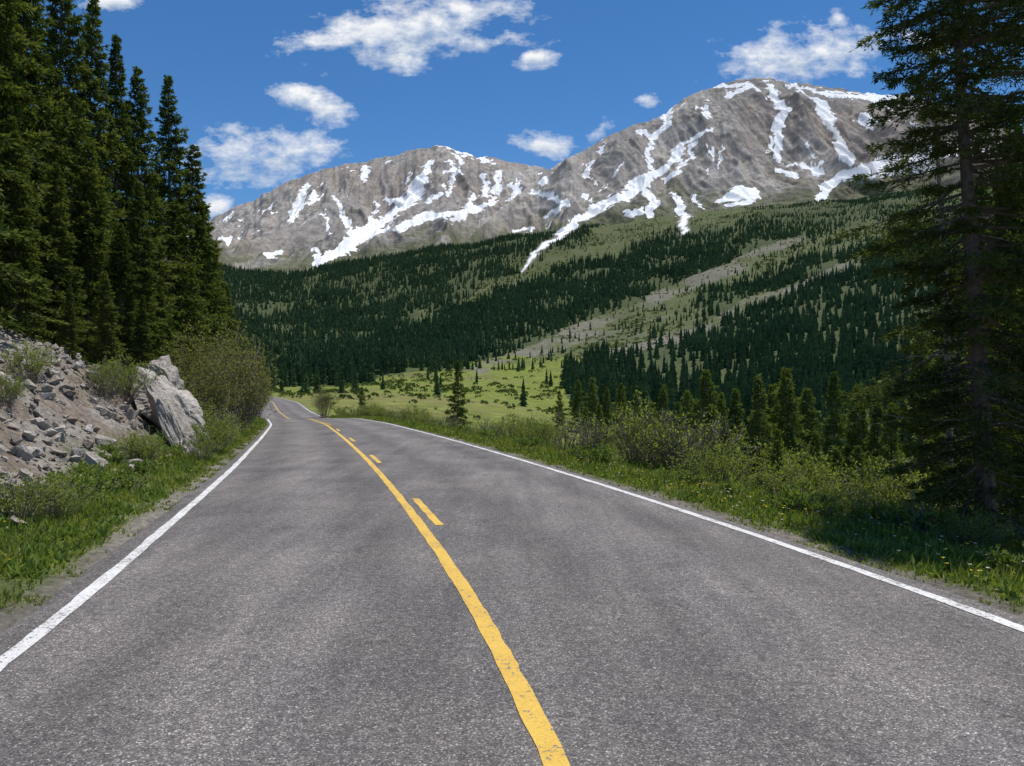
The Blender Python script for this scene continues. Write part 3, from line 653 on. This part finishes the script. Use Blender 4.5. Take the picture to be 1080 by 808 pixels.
# ---------------------------------------------------------------- world, clouds, sun
SE=math.radians(72); SAZ=math.radians(42)
wd=bpy.data.worlds.new('World'); scene.world=wd; wd.use_nodes=True; nt=wd.node_tree
bg=nt.nodes['Background']; out=nt.nodes['World Output']
sky=N(nt,'ShaderNodeTexSky',sky_type='NISHITA'); sky.sun_disc=False; sky.sun_elevation=SE; sky.sun_rotation=SAZ
sky.altitude=2500; sky.air_density=1.0; sky.dust_density=.1; sky.ozone_density=2.2
hs=N(nt,'ShaderNodeHueSaturation'); hs.inputs['Saturation'].default_value=1.26; hs.inputs['Value'].default_value=1.1
nt.links.new(sky.outputs[0],hs.inputs['Color']); nt.links.new(hs.outputs[0],bg.inputs[0]); bg.inputs[1].default_value=.115
tc=N(nt,'ShaderNodeTexCoord'); sp=N(nt,'ShaderNodeSeparateXYZ'); nt.links.new(tc.outputs['Generated'],sp.inputs[0])
def Mt(op,a,b=None,c=None):
    n=N(nt,'ShaderNodeMath',operation=op)
    for i,v in enumerate((a,b,c)):
        if v is None: continue
        if isinstance(v,(int,float)): n.inputs[i].default_value=v
        else: nt.links.new(v,n.inputs[i])
    return n.outputs[0]
ysafe=Mt('MAXIMUM',sp.outputs[1],.05)
u=Mt('DIVIDE',sp.outputs[0],ysafe); v=Mt('DIVIDE',sp.outputs[2],ysafe)
cb=N(nt,'ShaderNodeCombineXYZ'); nt.links.new(u,cb.inputs[0]); nt.links.new(Mt('MULTIPLY',v,1.7),cb.inputs[1])
nz=noise(nt,11,7,.62,cb.outputs[0]); nz2=noise(nt,34,4,.65,cb.outputs[0])
CL=[(262,166,78,30,0),(312,158,50,20,0),(330,108,46,18,.3),(430,28,120,36,-.12),(395,55,60,16,.25),(510,45,60,16,-.1),(345,45,60,12,0),(846,54,100,32,-.05),(572,152,36,13,0),(636,133,26,12,-.8),(225,218,24,14,0),(886,18,14,12,0),(972,42,32,11,.3),(566,60,26,10,0),(680,103,18,9,0),(120,0,30,10,0)]
best=None; shade=None
for (cx,cy,rx,ry,ro) in CL:
    du=Mt('SUBTRACT',u,(cx-540)/F); dv_=Mt('SUBTRACT',v,(HZ-cy)/F)
    c_,s_=math.cos(ro),math.sin(ro)
    a=Mt('ADD',Mt('MULTIPLY',du,c_*F/rx),Mt('MULTIPLY',dv_,-s_*F/rx)); b=Mt('ADD',Mt('MULTIPLY',du,s_*F/ry),Mt('MULTIPLY',dv_,c_*F/ry))
    rad=Mt('SQRT',Mt('ADD',Mt('MULTIPLY',a,a),Mt('MULTIPLY',b,b)))
    m=Mt('SUBTRACT',1.0,rad); m=Mt('MAXIMUM',m,-1.5)
    best=m if best is None else Mt('MAXIMUM',best,m)
    sh=Mt('MULTIPLY',Mt('MAXIMUM',m,0.0),b); shade=sh if shade is None else Mt('ADD',shade,sh)
val=Mt('ADD',Mt('MULTIPLY',best,.66),Mt('ADD',Mt('MULTIPLY',Mt('SUBTRACT',nz,.5),2.2),Mt('MULTIPLY',Mt('SUBTRACT',nz2,.5),.9)))
fac=ramp(nt,val,[(.01,0.0),(.24,.40),(.6,1.0)])
fac=Mt('MULTIPLY',fac,Mt('GREATER_THAN',sp.outputs[1],.06)); fac=Mt('MULTIPLY',fac,.96)
bg2=N(nt,'ShaderNodeBackground')
tone=Mt('ADD',Mt('MULTIPLY',shade,.8),Mt('MULTIPLY',nz2,.6),None)
ccol=ramp(nt,tone,[(.05,(.58,.66,.77)),(.30,(.84,.88,.93)),(.45,(.99,.99,1.0))])
nt.links.new(ccol,bg2.inputs[0]); bg2.inputs[1].default_value=.98
mx=N(nt,'ShaderNodeMixShader'); nt.links.new(fac,mx.inputs[0]); nt.links.new(bg.outputs[0],mx.inputs[1]); nt.links.new(bg2.outputs[0],mx.inputs[2]); nt.links.new(mx.outputs[0],out.inputs[0])
ld=bpy.data.lights.new('sun','SUN'); ld.energy=5.0; ld.angle=math.radians(.5); ld.color=(1,.965,.91)
lo=bpy.data.objects.new('sun',ld); scene.collection.objects.link(lo)
sd=Vector((math.sin(SAZ)*math.cos(SE),math.cos(SAZ)*math.cos(SE),math.sin(SE)))
lo.rotation_euler=sd.to_track_quat('Z','Y').to_euler()
scene.view_settings.view_transform='Standard'; scene.view_settings.look='None'; scene.view_settings.exposure=0
cd=bpy.data.cameras.new('camera'); cam=bpy.data.objects.new('camera',cd); scene.collection.objects.link(cam)
cd.sensor_width=36; cd.lens=36*F/1080; cd.clip_start=.05; cd.clip_end=12000
cam.location=(0,0,CH); cam.rotation_euler=(math.radians(90.495),0,0)
scene.camera=cam
